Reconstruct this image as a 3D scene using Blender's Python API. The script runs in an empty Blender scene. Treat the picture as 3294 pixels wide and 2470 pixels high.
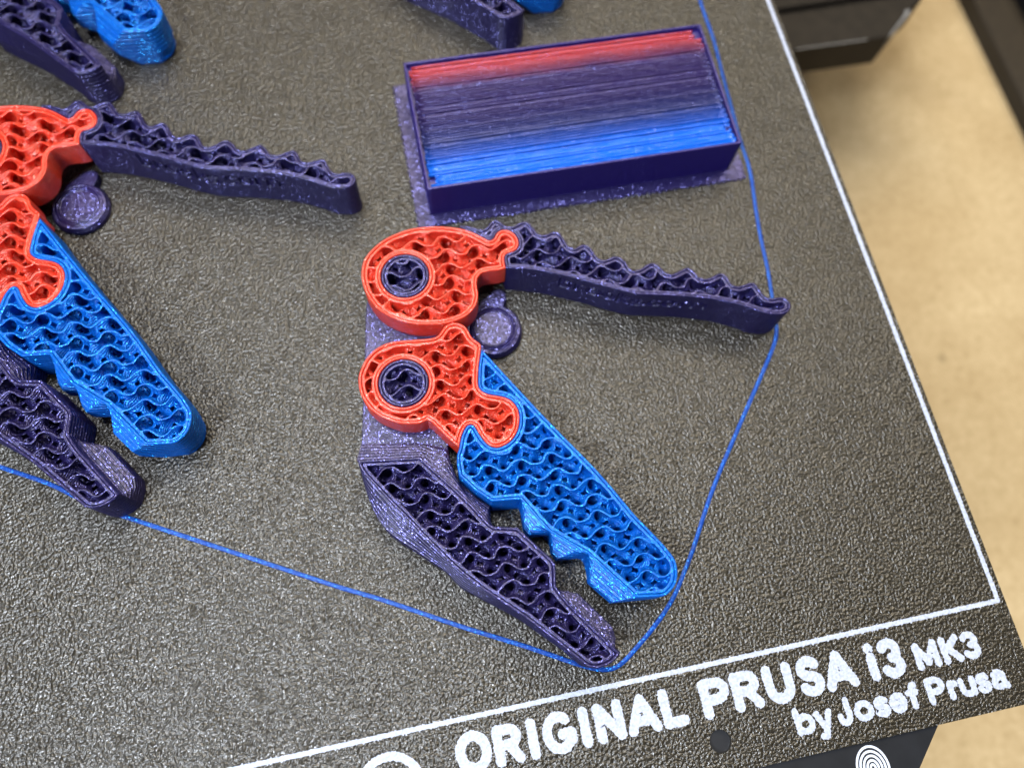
import bpy, bmesh, math, random
import numpy as np
from mathutils import Vector, Matrix
from mathutils.geometry import tessellate_polygon
MM = 0.001                      # all shapes below are written in millimetres
sc = bpy.context.scene
COL = sc.collection
H = 9.0                         # height of the prints

# ---------------------------------------------------------------- camera
cam_data = bpy.data.cameras.new('camera'); cam = bpy.data.objects.new('camera', cam_data); COL.objects.link(cam)
R_ = [[0.9795121907896838, -0.19667776279513874, 0.04328655352754747], [-0.17262774036286244, -0.9307071101197024, -0.322465406563004], [0.103708877882302, 0.3083863369128575, -0.9455909981878332]]
C_ = (-86.869, 9.781, 130.616)
cam.matrix_world = Matrix(((R_[0][0], -R_[1][0], -R_[2][0], C_[0]*MM), (R_[0][1], -R_[1][1], -R_[2][1], C_[1]*MM), (R_[0][2], -R_[1][2], -R_[2][2], C_[2]*MM), (0, 0, 0, 1)))
cam_data.sensor_width = 36; cam_data.lens = 36 * 2487.94 / 3294
cam_data.clip_start = 0.005; cam_data.clip_end = 20
cam_data.dof.use_dof = True; cam_data.dof.focus_distance = 0.121; cam_data.dof.aperture_fstop = 12.0
sc.camera = cam

# ---------------------------------------------------------------- room light and lamps
w = bpy.data.worlds.new('World'); sc.world = w; w.use_nodes = True
bg = w.node_tree.nodes['Background']; bg.inputs['Color'].default_value = (0.80, 0.86, 1.0, 1); bg.inputs['Strength'].default_value = 0.10
def lamp(name, loc, aim, sx, sy, power, col):
    d = bpy.data.lights.new(name, 'AREA'); d.shape = 'RECTANGLE'; d.size = sx*MM; d.size_y = sy*MM; d.energy = power; d.color = col
    o = bpy.data.objects.new(name, d); COL.objects.link(o); o.location = [v*MM for v in loc]
    o.rotation_euler = (Vector(aim) - Vector(loc)).to_track_quat('-Z', 'Y').to_euler(); return o
lamp('cool_tube_lamp', (-320, -110, 420), (-90, 40, 0), 70, 170, 2.8, (0.84, 0.91, 1.0))
lamp('ceiling_panel_lamp', (60, 640, 900), (-60, 60, 0), 620, 420, 7.0, (1.0, 0.86, 0.64))
lamp('overhead_tube_lamp', (-170, 150, 620), (-60, 60, 0), 34, 320, 3.0, (0.92, 0.95, 1.0))
lamp('warm_room_lamp', (420, 260, 520), (60, 120, -60), 120, 120, 1.3, (1.0, 0.88, 0.70))
sc.view_settings.view_transform = 'Standard'; sc.view_settings.look = 'None'; sc.view_settings.exposure = 0; sc.view_settings.gamma = 1
sc.render.engine = 'CYCLES'
sc.cycles.max_bounces = 6
sc.cycles.sample_clamp_indirect = 6.0

# ---------------------------------------------------------------- outlines, in millimetres on the plate, seen from above (third value 1: a sharp corner)
RED_LEVER = [(-95.29,73.86,0),(-94.62,76.25,0),(-93.46,77.8,0),(-91.9,79.1,0),(-90.01,80.15,0),(-87.81,80.87,0),(-85.47,81.26,0),(-82.83,81.24,0),(-80.24,80.85,0),(-78.04,80.26,0),(-76.22,79.54,0),(-74.62,78.56,0),(-73.24,77.41,0),(-72.15,76.56,0),(-71.3,76.87,0),(-70.68,77.73,0),(-69.79,78.22,0),(-68.64,78.12,0),(-67.72,77.35,0),(-67.19,76.25,0),(-67.15,75.15,0),(-67.55,74.22,0),(-68.46,73.69,0),(-69.56,73.49,0),(-70.15,73,0),(-70.35,71.76,0),(-70.35,70.68,1),(-71.56,70.51,0),(-73.3,70.58,0),(-74.72,70.43,0),(-75.6,69.68,1),(-75.96,68.49,0),(-76.01,66.78,0),(-76.49,65.17,0),(-77.3,64,0),(-78.88,62.88,0),(-80.67,62.37,0),(-82.57,62.16,0),(-85.06,62.43,0),(-87.35,62.88,0),(-89.56,63.8,0),(-91.4,64.96,0),(-92.89,66.25,0),(-94.01,67.85,0),(-94.78,69.58,0),(-95.26,71.56,0)]
HANDLE_T = [(-76.97,80.28,1),(-75.66,80.25,0),(-74.35,79.62,0),(-73.06,78.93,0),(-71.99,79.41,0),(-71.32,80.1,0),(-70.27,80.41,0),(-69.4,79.81,0),(-68.6,78.86,0),(-67.57,78.64,0),(-66.4,79.08,0),(-65.37,79.27,0),(-64.48,78.81,0),(-63.85,77.48,0),(-63.28,76.37,0),(-62.18,76.02,0),(-61.05,76.28,0),(-59.97,76.24,0),(-59.26,75.37,0),(-58.96,74.31,0),(-58.5,73.13,0),(-57.58,72.42,0),(-56.6,72.79,0),(-55.67,72.89,0),(-54.89,72.39,0),(-54.42,71.31,0),(-53.99,70.08,0),(-53.18,69.31,0),(-52.2,69.29,0),(-51.22,69.59,0),(-50.18,69.43,0),(-49.32,68.52,0),(-48.87,67.06,0),(-48.07,66.33,0),(-46.76,66.49,0),(-45.53,67.06,0),(-44.42,67.16,0),(-43.38,66.29,0),(-42.78,65.14,0),(-41.78,64.47,0),(-40.74,64.64,0),(-38.74,65.22,0),(-38.01,64.78,0),(-37.42,63.82,0),(-37.06,63.07,0),(-36.06,62.55,0),(-35.06,62.56,0),(-34.26,62.84,0),(-33.32,63.08,0),(-32.53,62.85,0),(-32.08,62.18,0),(-31.86,61.22,0),(-31.39,60.4,0),(-30.49,60.05,0),(-29.29,60.22,0),(-28.24,60.34,0),(-27.49,59.98,0),(-27.08,58.99,0),(-26.71,57.85,0),(-26.1,57.06,0),(-25.2,56.75,0),(-24.18,56.76,0),(-23.24,56.55,0),(-22.61,55.83,0),(-22.46,54.97,0),(-22.81,54.13,0),(-23.62,53.6,0),(-24.68,53.45,0),(-26.3,53.71,0),(-27.7,54.26,0),(-29.37,55.28,0),(-31.19,56.32,0),(-33.68,57.52,0),(-36.24,58.47,0),(-39.5,59.47,0),(-42.8,60.29,0),(-46.12,61.03,0),(-48.76,61.66,0),(-50.97,62.64,0),(-53.35,63.83,0),(-55.72,65.07,0),(-58.11,66.23,0),(-60.51,67.38,0),(-62.93,68.45,0),(-65.38,69.37,0),(-67.88,70.11,0),(-70.27,70.73,1),(-70.33,71.85,0),(-70.16,73,0),(-69.56,73.49,0),(-68.46,73.69,0),(-67.55,74.22,0),(-67.15,75.15,0),(-67.19,76.25,0),(-67.72,77.35,0),(-68.64,78.12,0),(-69.79,78.22,0),(-70.68,77.73,0),(-71.3,76.87,0),(-72.15,76.56,0),(-73.24,77.41,0),(-74.62,78.56,0),(-76.22,79.54,0)]
RED_JAW = [(-98.33,55.14,0),(-97.73,56.61,0),(-96.69,58.19,0),(-95.19,59.52,0),(-93.43,60.28,0),(-91.73,60.51,0),(-89.58,60.39,0),(-87.12,60.13,0),(-85.46,60.01,0),(-84.25,60.24,0),(-83.45,61.01,0),(-82.64,61.78,0),(-81.56,62.14,0),(-80.41,61.93,0),(-79.5,61.3,0),(-78.99,60.38,0),(-78.69,59.23,0),(-78.17,58.4,0),(-77.46,57.63,0),(-77.35,56.98,0),(-77.79,55.43,0),(-78.39,53.57,0),(-78.76,52.04,0),(-79.07,50.34,0),(-78.83,49.42,0),(-77.84,48.54,0),(-76.61,48.05,0),(-75.38,47.56,0),(-74.36,46.85,0),(-73.6,45.67,0),(-73.36,44.42,0),(-73.58,42.92,0),(-74.09,41.66,0),(-74.98,40.48,0),(-76.12,39.69,0),(-77.5,39.28,0),(-78.45,39.38,0),(-79.31,39.96,0),(-79.94,40.91,0),(-80.51,42.2,0),(-80.93,43.46,0),(-81.5,43.9,0),(-82.17,43.77,0),(-82.77,43.13,0),(-83.34,42.23,0),(-83.78,41.14,0),(-84.08,40.33,1),(-85.78,42.6,1),(-87.79,45.51,1),(-88.29,45.89,1),(-89.47,45.57,0),(-91.06,45.7,0),(-92.61,46.08,0),(-94.4,47,0),(-96,48.15,0),(-97.24,49.57,0),(-98.05,51.27,0),(-98.45,53.07,0)]
BLUE_T = [(-77.33,56.52,1),(-69.48,43.18,0),(-62.73,32.29,0),(-58.68,24.58,0),(-56.98,21.83,0),(-55.31,19.07,0),(-54.39,17.15,0),(-54.12,16.21,0),(-54.21,14.88,0),(-54.69,13.44,0),(-55.53,12.4,0),(-56.68,11.66,0),(-57.67,11.48,1),(-61.74,12.11,1),(-66.67,18.85,1),(-67.47,19.97,1),(-68.56,20.87,1),(-71.85,23.75,1),(-72.67,24.49,1),(-73.87,26.41,1),(-75.36,29.14,1),(-76.02,30.22,1),(-76.39,30.33,1),(-80.43,30.75,1),(-82.85,33.05,1),(-84.88,35.86,1),(-84.9,37.82,1),(-84.64,39.25,1),(-84.08,40.33,1),(-83.78,41.14,0),(-83.34,42.23,0),(-82.77,43.13,0),(-82.17,43.77,0),(-81.5,43.9,0),(-80.93,43.46,0),(-80.51,42.2,0),(-79.94,40.91,0),(-79.31,39.96,0),(-78.45,39.38,0),(-77.5,39.28,0),(-76.12,39.69,0),(-74.98,40.48,0),(-74.09,41.66,0),(-73.58,42.92,0),(-73.36,44.42,0),(-73.6,45.67,0),(-74.36,46.85,0),(-75.38,47.56,0),(-76.61,48.05,0),(-77.84,48.54,0),(-78.83,49.42,0),(-79.07,50.34,0),(-78.76,52.04,0),(-78.39,53.57,0),(-77.79,55.43,0)]
BLUE_M = [(-77.33,56.52,1),(-69.48,43.18,0),(-62.73,32.29,0),(-58.68,24.58,0),(-56.98,21.83,0),(-55.31,19.07,0),(-54.39,17.15,0),(-54.12,16.21,0),(-54.21,14.88,0),(-54.69,13.44,0),(-55.53,12.4,0),(-56.68,11.66,0),(-57.67,11.48,1),(-64.79,12.17,1),(-67.71,15.94,1),(-67.09,19.97,1),(-71.83,20.31,1),(-72.53,21.54,1),(-72.22,24.56,1),(-75.43,24.79,1),(-76.2,26.13,1),(-75.85,30.47,1),(-76.39,30.33,1),(-80.43,30.75,1),(-82.85,33.05,1),(-84.88,35.86,1),(-84.9,37.82,1),(-84.64,39.25,1),(-84.08,40.33,1),(-83.78,41.14,0),(-83.34,42.23,0),(-82.77,43.13,0),(-82.17,43.77,0),(-81.5,43.9,0),(-80.93,43.46,0),(-80.51,42.2,0),(-79.94,40.91,0),(-79.31,39.96,0),(-78.45,39.38,0),(-77.5,39.28,0),(-76.12,39.69,0),(-74.98,40.48,0),(-74.09,41.66,0),(-73.58,42.92,0),(-73.36,44.42,0),(-73.6,45.67,0),(-74.36,46.85,0),(-75.38,47.56,0),(-76.61,48.05,0),(-77.84,48.54,0),(-78.83,49.42,0),(-79.07,50.34,0),(-78.76,52.04,0),(-78.39,53.57,0),(-77.79,55.43,0)]
LOWJAW_T = [(-100.43,41.39,1),(-90.37,40.04,1),(-87.4,36.05,1),(-85.2,33.15,1),(-83.45,30.62,0),(-82.13,28.48,1),(-81.53,27.5,0),(-80.93,26.92,1),(-77.34,26.06,1),(-73.02,20.22,1),(-72.73,19.4,1),(-73.32,16.21,1),(-72.78,14.99,1),(-71.84,13.33,1),(-67.15,6.53,1),(-66.35,5.44,1),(-65.88,4.99,1),(-66.45,4.4,0),(-67.52,3.77,0),(-68.8,3.47,0),(-70.01,3.46,0),(-71.11,3.93,0),(-72.2,5.06,0),(-74,7.12,0),(-76.43,9.82,0),(-78.89,12.54,0),(-81.43,15.01,0),(-84,17.43,0),(-86.54,20.16,0),(-88.6,22.67,0),(-90.45,25.3,0),(-92.32,27.97,0),(-94.18,30.81,0),(-96.09,33.53,0),(-97.99,36.44,0),(-99.53,38.82,0),(-100.01,39.88,0),(-100.26,40.91,1)]
LOWJAW_M = [(-99.87,45.64,1),(-89.66,43.76,1),(-85.78,42.38,1),(-85.79,39.82,1),(-84.83,35.84,0),(-80.67,31.12,1),(-81.01,28.48,0),(-80.78,27.54,1),(-77.34,26.06,1),(-73.02,20.22,1),(-72.73,19.4,1),(-73.32,16.21,1),(-70.48,15.13,1),(-69.46,14.61,1),(-65.3,8.74,1),(-65.22,7.07,1),(-65.88,4.99,1),(-66.45,4.4,0),(-67.52,3.77,0),(-68.8,3.47,0),(-70.01,3.46,0),(-71.11,3.93,0),(-72.2,5.06,0),(-73.68,6.91,0),(-76.33,9.59,0),(-79.06,12.39,0),(-81.91,14.78,0),(-84.81,17.04,0),(-87.69,19.46,0),(-89.65,22.25,0),(-91.84,24.33,0),(-93.91,26.32,0),(-96.01,28.24,0),(-97.92,30.38,0),(-99.15,32.97,0),(-99.94,35.91,0),(-100.4,38.49,0),(-100.49,40.19,1)]
BLUE_B = [(-77.33,56.52,1),(-69.95,42.9,0),(-63.21,32.01,0),(-59.16,24.32,0),(-57.45,21.54,0),(-56.01,18.68,0),(-56.6,17.2,0),(-56.3,16,0),(-56.2,14.9,0),(-56.4,13.8,0),(-56.7,12.9,0),(-57,12.3,0),(-57.6,11.9,1),(-61.74,12.11,1),(-66.67,18.85,1),(-67.47,19.97,1),(-68.56,20.87,1),(-71.85,23.75,1),(-72.67,24.49,1),(-73.87,26.41,1),(-75.36,29.14,1),(-76.02,30.22,1),(-76.39,30.33,1),(-80.43,30.75,1),(-82.85,33.05,1),(-84.88,35.86,1),(-84.9,37.82,1),(-84.64,39.25,1),(-84.08,40.33,1),(-83.78,41.14,0),(-83.34,42.23,0),(-82.77,43.13,0),(-82.17,43.77,0),(-81.5,43.9,0),(-80.93,43.46,0),(-80.51,42.2,0),(-79.94,40.91,0),(-79.31,39.96,0),(-78.45,39.38,0),(-77.5,39.28,0),(-76.12,39.69,0),(-74.98,40.48,0),(-74.09,41.66,0),(-73.58,42.92,0),(-73.36,44.42,0),(-73.6,45.67,0),(-74.36,46.85,0),(-75.38,47.56,0),(-76.61,48.05,0),(-77.84,48.54,0),(-78.83,49.42,0),(-79.07,50.34,0),(-78.76,52.04,0),(-78.39,53.57,0),(-77.79,55.43,0)]
LOWJAW_K = [(-100.15,43.52,1),(-90.02,41.9,1),(-86.59,39.22,1),(-85.5,36.48,1),(-84.14,33.23,0),(-81.4,29.8,1),(-81.27,27.99,0),(-80.86,27.23,1),(-77.34,26.06,1),(-73.02,20.22,1),(-72.73,19.4,1),(-73.32,16.21,1),(-72.78,14.99,1),(-71.84,13.33,1),(-67.15,6.53,1),(-66.35,5.44,1),(-65.88,4.99,1),(-66.45,4.4,0),(-67.52,3.77,0),(-68.8,3.47,0),(-70.01,3.46,0),(-71.11,3.93,0),(-72.2,5.06,0),(-73.84,7.02,0),(-76.38,9.71,0),(-78.97,12.46,0),(-81.67,14.89,0),(-84.41,17.23,0),(-87.12,19.81,0),(-89.12,22.46,0),(-91.15,24.81,0),(-93.11,27.14,0),(-95.09,29.52,0),(-97,31.95,0),(-98.57,34.7,0),(-99.73,37.36,0),(-100.21,39.19,0),(-100.38,40.55,1)]
BASE = [(-95.9,68.81,0),(-95.05,71.74,0),(-92.89,75.11,0),(-89.68,77.71,0),(-85.78,78.96,0),(-82.64,77.11,0),(-80.94,73.61,0),(-80.85,69.19,0),(-82.06,63.86,0),(-82.8,58,0),(-83.52,52.3,0),(-84.48,46.8,0),(-85.72,42.38,1),(-85.85,39.84,1),(-87.01,39.66,1),(-100.21,43.15,1),(-99.14,49.67,1),(-97,62.03,1)]
PADNECK = [(-76.74,67.21,1),(-75.01,68.69,1),(-73.76,69.47,0),(-72.51,70.25,0),(-71.56,70.39,0),(-70.73,69.93,0),(-70.43,68.87,0),(-70.71,67.72,0),(-71.24,66.91,1),(-70.44,65.87,1),(-74.32,64.6,1)]
SKIRT = [(-14.99,127.17),(-14.9,121.33),(-15.33,115.1),(-15.8,109.33),(-16.16,102.83),(-16.76,93.97),(-16.65,89.23),(-17.31,84.44),(-18.38,78.67),(-19.35,71.87),(-19.8,66.87),(-20.8,60.78),(-21.67,55.46),(-21.82,53.74),(-22.68,52.01),(-25.27,48.6),(-41.56,28.18),(-48.65,17.64),(-50.91,14.72),(-53.65,11.08),(-58.24,7.12),(-62.24,4.38),(-64.26,2.96),(-65.55,2.31),(-66.88,2.13),(-68.38,2.66),(-70.57,3.63),(-76.3,6.91),(-82.09,10.04),(-87.94,13.06),(-100.93,20.3),(-106.59,23.13),(-137.98,40.25),(-143.38,43.28),(-147.24,45.84),(-151.9,49.26),(-159.74,53.64)]
BRIM = [(-83.71,119.38),(-83.83,86.26),(-19.04,86.27),(-17.79,89.06)]
# ---------------------------------------------------------------- helpers
def mesh(name, V, Fc, mat, parent=None, smooth=True, loc=(0, 0, 0)):
    """V in millimetres, relative to the thing's base point."""
    V = np.asarray(V, dtype=np.float64)
    me = bpy.data.meshes.new(name)
    if isinstance(Fc, np.ndarray):
        n = len(Fc); k = Fc.shape[1]
        me.vertices.add(len(V)); me.vertices.foreach_set('co', (V * MM).astype(np.float32).ravel())
        me.loops.add(n * k); me.loops.foreach_set('vertex_index', Fc.astype(np.int32).ravel())
        me.polygons.add(n)
        me.polygons.foreach_set('loop_start', np.arange(0, n * k, k, dtype=np.int32))
        me.polygons.foreach_set('loop_total', np.full(n, k, dtype=np.int32))
        me.update(calc_edges=True)
    else:
        me.from_pydata([tuple(v) for v in (V * MM)], [], Fc)
    me.polygons.foreach_set('use_smooth', [smooth] * len(me.polygons))
    me.materials.append(mat)
    me.update()
    ob = bpy.data.objects.new(name, me); COL.objects.link(ob)
    if parent is not None: ob.parent = parent
    ob.location = [v * MM for v in loc]
    return ob

def tag(o, label=None, cat=None, group=None, kind=None):
    if label: o['label'] = label
    if cat: o['category'] = cat
    if group: o['group'] = group
    if kind: o['kind'] = kind
    return o

def empty(name, x, y, z=0.0):
    o = bpy.data.objects.new(name, None); COL.objects.link(o)
    o.location = (x * MM, y * MM, z * MM); o.empty_display_size = 0.005
    return o

def area(P):
    x, y = P[:, 0], P[:, 1]
    return 0.5 * np.sum(x * np.roll(y, -1) - np.roll(x, -1) * y)

def sample(ctrl, others=(), step=0.4):
    """Closed smooth curve through control points; a third value of 1 is a sharp corner. The others are sampled at the same parameters."""
    n = len(ctrl); base = np.array([c[:2] for c in ctrl], float)
    sh = [len(c) > 2 and c[2] for c in ctrl]
    sets = [base] + [np.array([c[:2] for c in o], float) for o in others]
    outs = [[] for _ in sets]
    for i in range(n):
        j = (i + 1) % n
        k = max(1, int(round(np.linalg.norm(base[j] - base[i]) / step)))
        for si, P in enumerate(sets):
            p0, p1 = P[i], P[j]
            m0 = (p1 - p0) if sh[i] else (p1 - P[i - 1]) / 2
            m1 = (p1 - p0) if sh[j] else (P[(j + 1) % n] - p0) / 2
            L = np.linalg.norm(p1 - p0)
            for m in (m0, m1):
                ln = np.linalg.norm(m)
                if ln > 1.3 * L and ln > 0: m *= 1.3 * L / ln
            for a in range(k):
                t = a / k
                outs[si].append((2*t**3-3*t*t+1)*p0 + (t**3-2*t*t+t)*m0 + (-2*t**3+3*t*t)*p1 + (t**3-t*t)*m1)
    res = [np.array(o) for o in outs]
    if area(res[0]) < 0: res = [r[::-1].copy() for r in res]
    return res

def normals(P):
    d0 = P - np.roll(P, 1, 0); d1 = np.roll(P, -1, 0) - P
    d0 /= np.linalg.norm(d0, axis=1, keepdims=True) + 1e-9; d1 /= np.linalg.norm(d1, axis=1, keepdims=True) + 1e-9
    n0 = np.stack([d0[:, 1], -d0[:, 0]], 1); n1 = np.stack([d1[:, 1], -d1[:, 0]], 1)
    m = n0 + n1; m /= np.linalg.norm(m, axis=1, keepdims=True) + 1e-9
    c = np.clip(np.sum(m * n0, 1), 0.55, 1)
    return m / c[:, None]          # outward for a counter-clockwise outline

LAYER = 0.3
def loft(levels, z0, z1, groove=None, inset=0.03, hole=False, lh=LAYER):
    """A printed wall: one slightly rounded step per layer, following the outlines given at heights z, closed with a rounded top bead.
    levels: [(z, outline)] sorted by z, all of the same length. hole: the wall faces inwards."""
    zs = [l[0] for l in levels]
    def at(z):
        if z <= zs[0]: return levels[0][1]
        if z >= zs[-1]: return levels[-1][1]
        i = max(k for k in range(len(zs)) if zs[k] <= z)
        if i == len(zs) - 1: return levels[-1][1]
        t = (z - zs[i]) / (zs[i + 1] - zs[i])
        return levels[i][1] * (1 - t) + levels[i + 1][1] * t
    sg = -1.0 if hole else 1.0
    rings = []
    nl = int(round((z1 - z0) / lh)); h = (z1 - z0) / nl
    for i in range(nl):
        zm = z0 + (i + 0.5) * h
        P = at(zm); N = normals(P) * sg
        ramp = np.zeros(len(P)) if groove is None else None
        for dz, ins in ((0.08, inset), (0.5, 0.0), (0.92, inset)):
            z = z0 + (i + dz) * h
            if i == nl - 1 and dz > 0.6: continue
            d = np.full(len(P), ins)
            if groove is not None: d = d + groove(P, z)
            rings.append(np.column_stack([P - N * d[:, None], np.full(len(P), z)]))
    P = levels[-1][1]; N = normals(P) * sg
    for d, z in ((0.02, -0.10), (0.07, -0.04), (0.16, 0.0), (0.30, 0.0), (0.40, -0.04), (0.46, -0.13), (0.50, -1.3)):
        rings.append(np.column_stack([P - N * d, np.full(len(P), z1 + z)]))
    n = len(P); V = np.concatenate(rings); k = len(rings)
    i = np.arange(n); j = (i + 1) % n; Fs = []
    for r in range(k - 1):
        q = np.stack([r*n+i, r*n+j, (r+1)*n+j, (r+1)*n+i], 1)
        Fs.append(q[:, ::-1] if hole else q)
    return V, np.concatenate(Fs)

def seg_dist(X, Y, A, B):
    """least distance from each (X, Y) to the segments A[i]-B[i]"""
    D = np.full(X.shape, 1e9)
    for (ax, ay), (bx, by) in zip(A, B):
        dx, dy = bx - ax, by - ay; L = dx*dx + dy*dy + 1e-12
        t = np.clip(((X - ax)*dx + (Y - ay)*dy) / L, 0, 1)
        D = np.minimum(D, (X - ax - t*dx)**2 + (Y - ay - t*dy)**2)
    return np.sqrt(D)

def poly_sdf(X, Y, P):
    D = seg_dist(X, Y, P, np.roll(P, -1, 0)); ins = np.zeros(X.shape, bool)
    for (ax, ay), (bx, by) in zip(P, np.roll(P, -1, 0)):
        if ay == by: continue
        c = (Y < max(ay, by)) & (Y >= min(ay, by)) & (X < (bx - ax) * (Y - ay) / (by - ay) + ax)
        ins ^= c
    return np.where(ins, -D, D)

def surface_net(F, x0, y0, z0, h, hz):
    """one vertex in every cell the zero level crosses, one quad over every grid edge it crosses"""
    S = F < 0; nx, ny, nz = F.shape
    c8 = [(a, b, c) for a in (0, 1) for b in (0, 1) for c in (0, 1)]
    tot = sum(S[a:nx-1+a, b:ny-1+b, c:nz-1+c].astype(np.int8) for a, b, c in c8)
    I, J, K = np.nonzero((tot > 0) & (tot < 8))
    idx = -np.ones((nx-1, ny-1, nz-1), np.int64); idx[I, J, K] = np.arange(len(I))
    acc = np.zeros((len(I), 3)); cnt = np.zeros(len(I))
    for a in c8:
        for ax in range(3):
            if a[ax]: continue
            b = list(a); b[ax] = 1
            fa = F[I+a[0], J+a[1], K+a[2]]; fb = F[I+b[0], J+b[1], K+b[2]]
            m = (fa < 0) != (fb < 0)
            t = np.where(m, fa / np.where(m, fa - fb, 1), 0)
            p = np.zeros((len(I), 3)) + np.array(a, float); p[:, ax] = t
            acc += p * m[:, None]; cnt += m
    acc /= cnt[:, None]
    V = np.stack([x0 + (I + acc[:, 0]) * h, y0 + (J + acc[:, 1]) * h, z0 + (K + acc[:, 2]) * hz], 1)
    Q = []
    for ax in range(3):
        A = np.take(S, range(0, S.shape[ax]-1), ax); B = np.take(S, range(1, S.shape[ax]), ax)
        e = np.array(np.nonzero(A != B)); o1, o2 = (ax + 1) % 3, (ax + 2) % 3
        lim = np.array(idx.shape)
        ok = (e[o1] > 0) & (e[o2] > 0) & (e[o1] < lim[o1]) & (e[o2] < lim[o2]); e = e[:, ok]
        q = []
        for d1, d2 in ((1, 1), (0, 1), (0, 0), (1, 0)):
            f = e.copy(); f[o1] -= d1; f[o2] -= d2; q.append(idx[f[0], f[1], f[2]])
        q = np.stack(q, 1); flip = ~A[e[0], e[1], e[2]]
        q[flip] = q[flip][:, ::-1]
        Q.append(q[(q >= 0).all(1)])
    return V, np.concatenate(Q)

GY_L, GY_PH, GY_X0, GY_Y0 = 5.25, 0.524, 0.0, 0.656
def infill(P, z0, z1, gx, gy, holes=(), h=0.2, hz=0.25, w=0.36, wall=True):
    """the sheet of gyroid filling between the walls and the inner bead of the wall; gx, gy is where the thing stands on the plate, because the waves run through all prints alike"""
    x0, y0 = P.min(0) - h * 1.5; nx = int((P[:, 0].max() - x0) / h) + 3; ny = int((P[:, 1].max() - y0) / h) + 3
    nz = int(round((z1 - z0) / hz)) + 3; hz = (z1 - z0) / (nz - 3)
    X, Y = np.meshgrid(x0 + np.arange(nx) * h, y0 + np.arange(ny) * h, indexing='ij')
    sd = poly_sdf(X, Y, P)
    for (cx, cy, r) in holes: sd = np.maximum(sd, r - np.hypot(X - cx, Y - cy))
    Z = z0 - hz + np.arange(nz) * hz
    Z3 = Z[None, None, :]; k = 2 * math.pi / GY_L
    wob = 0.10 * np.sin(X * 1.7 + Y * 0.9) + 0.08 * np.sin(Y * 2.3 - X * 1.1)
    a = (k * (X + gx + GY_X0) + wob)[:, :, None]; b = (k * (Y + gy + GY_Y0) - wob)[:, :, None]; c = k * (Z3 - H) + GY_PH
    G = np.sin(a)*np.cos(b) + np.sin(b)*np.cos(c) + np.sin(c)*np.cos(a)
    dx = np.cos(a)*np.cos(b) - np.sin(c)*np.sin(a); dy = -np.sin(a)*np.sin(b) + np.cos(b)*np.cos(c)
    F = np.abs(G) / (k * np.sqrt(dx*dx + dy*dy + 0.05)) - w / 2
    s3 = sd[:, :, None]
    if wall: F = np.minimum(F, np.abs(s3 + 0.77) - 0.26)
    F = np.maximum(F, s3 + 0.47)
    F = np.maximum(F, Z3 - (z1 - 0.5 * hz)); F = np.maximum(F, (z0 - 0.4 * hz) - Z3)
    return surface_net(F, x0, y0, Z[0], h, hz)

def floor_cap(P, z, d=0.4):
    Q = P - normals(P) * d
    return np.column_stack([Q, np.full(len(Q), z)]), [list(range(len(Q)))]

def prism(P, z0, z1, bev=0.0):
    P = np.asarray(P, float)
    if area(P) < 0: P = P[::-1]
    n = len(P); rings = [(P, z0)]
    if bev: rings += [(P, z1 - bev), (P - normals(P) * bev * 0.35, z1 - bev * 0.35), (P - normals(P) * bev, z1)]
    else: rings += [(P, z1)]
    V = np.concatenate([np.column_stack([p, np.full(n, z)]) for p, z in rings]); Fs = []
    for r in range(len(rings) - 1):
        for i in range(n):
            j = (i + 1) % n; Fs.append([r*n+i, r*n+j, (r+1)*n+j, (r+1)*n+i])
    Fs.append([(len(rings)-1)*n + i for i in range(n)]); Fs.append([i for i in range(n)][::-1])
    return V, Fs

def join(*parts):
    V = []; Fs = []; o = 0
    for v, f in parts:
        V.append(np.asarray(v, float)); Fs += [[int(x) + o for x in q] for q in f]; o += len(v)
    return np.concatenate(V), Fs

def circle(cx, cy, r, n=72):
    a = np.arange(n) * 2 * math.pi / n
    return np.stack([cx + r*np.cos(a), cy + r*np.sin(a)], 1)

def tube(path, prof, closed=False):
    """sweep a section prof [(side, up)] along path [(x, y, z)]"""
    P = np.asarray(path, float); n = len(P); m = len(prof)
    T = np.gradient(P, axis=0); T /= np.linalg.norm(T[:, :2], axis=1)[:, None] + 1e-9
    Sd = np.stack([T[:, 1], -T[:, 0]], 1)
    V = []
    for i in range(n):
        for s, u in prof: V.append((P[i, 0] + Sd[i, 0]*s, P[i, 1] + Sd[i, 1]*s, P[i, 2] + u))
    Fs = []
    for i in range(n - 1):
        for k in range(m): Fs.append([i*m+k, i*m+(k+1) % m, (i+1)*m+(k+1) % m, (i+1)*m+k])
    Fs.append(list(range(m))); Fs.append([(n-1)*m+k for k in range(m)][::-1])
    return np.array(V), Fs

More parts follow.
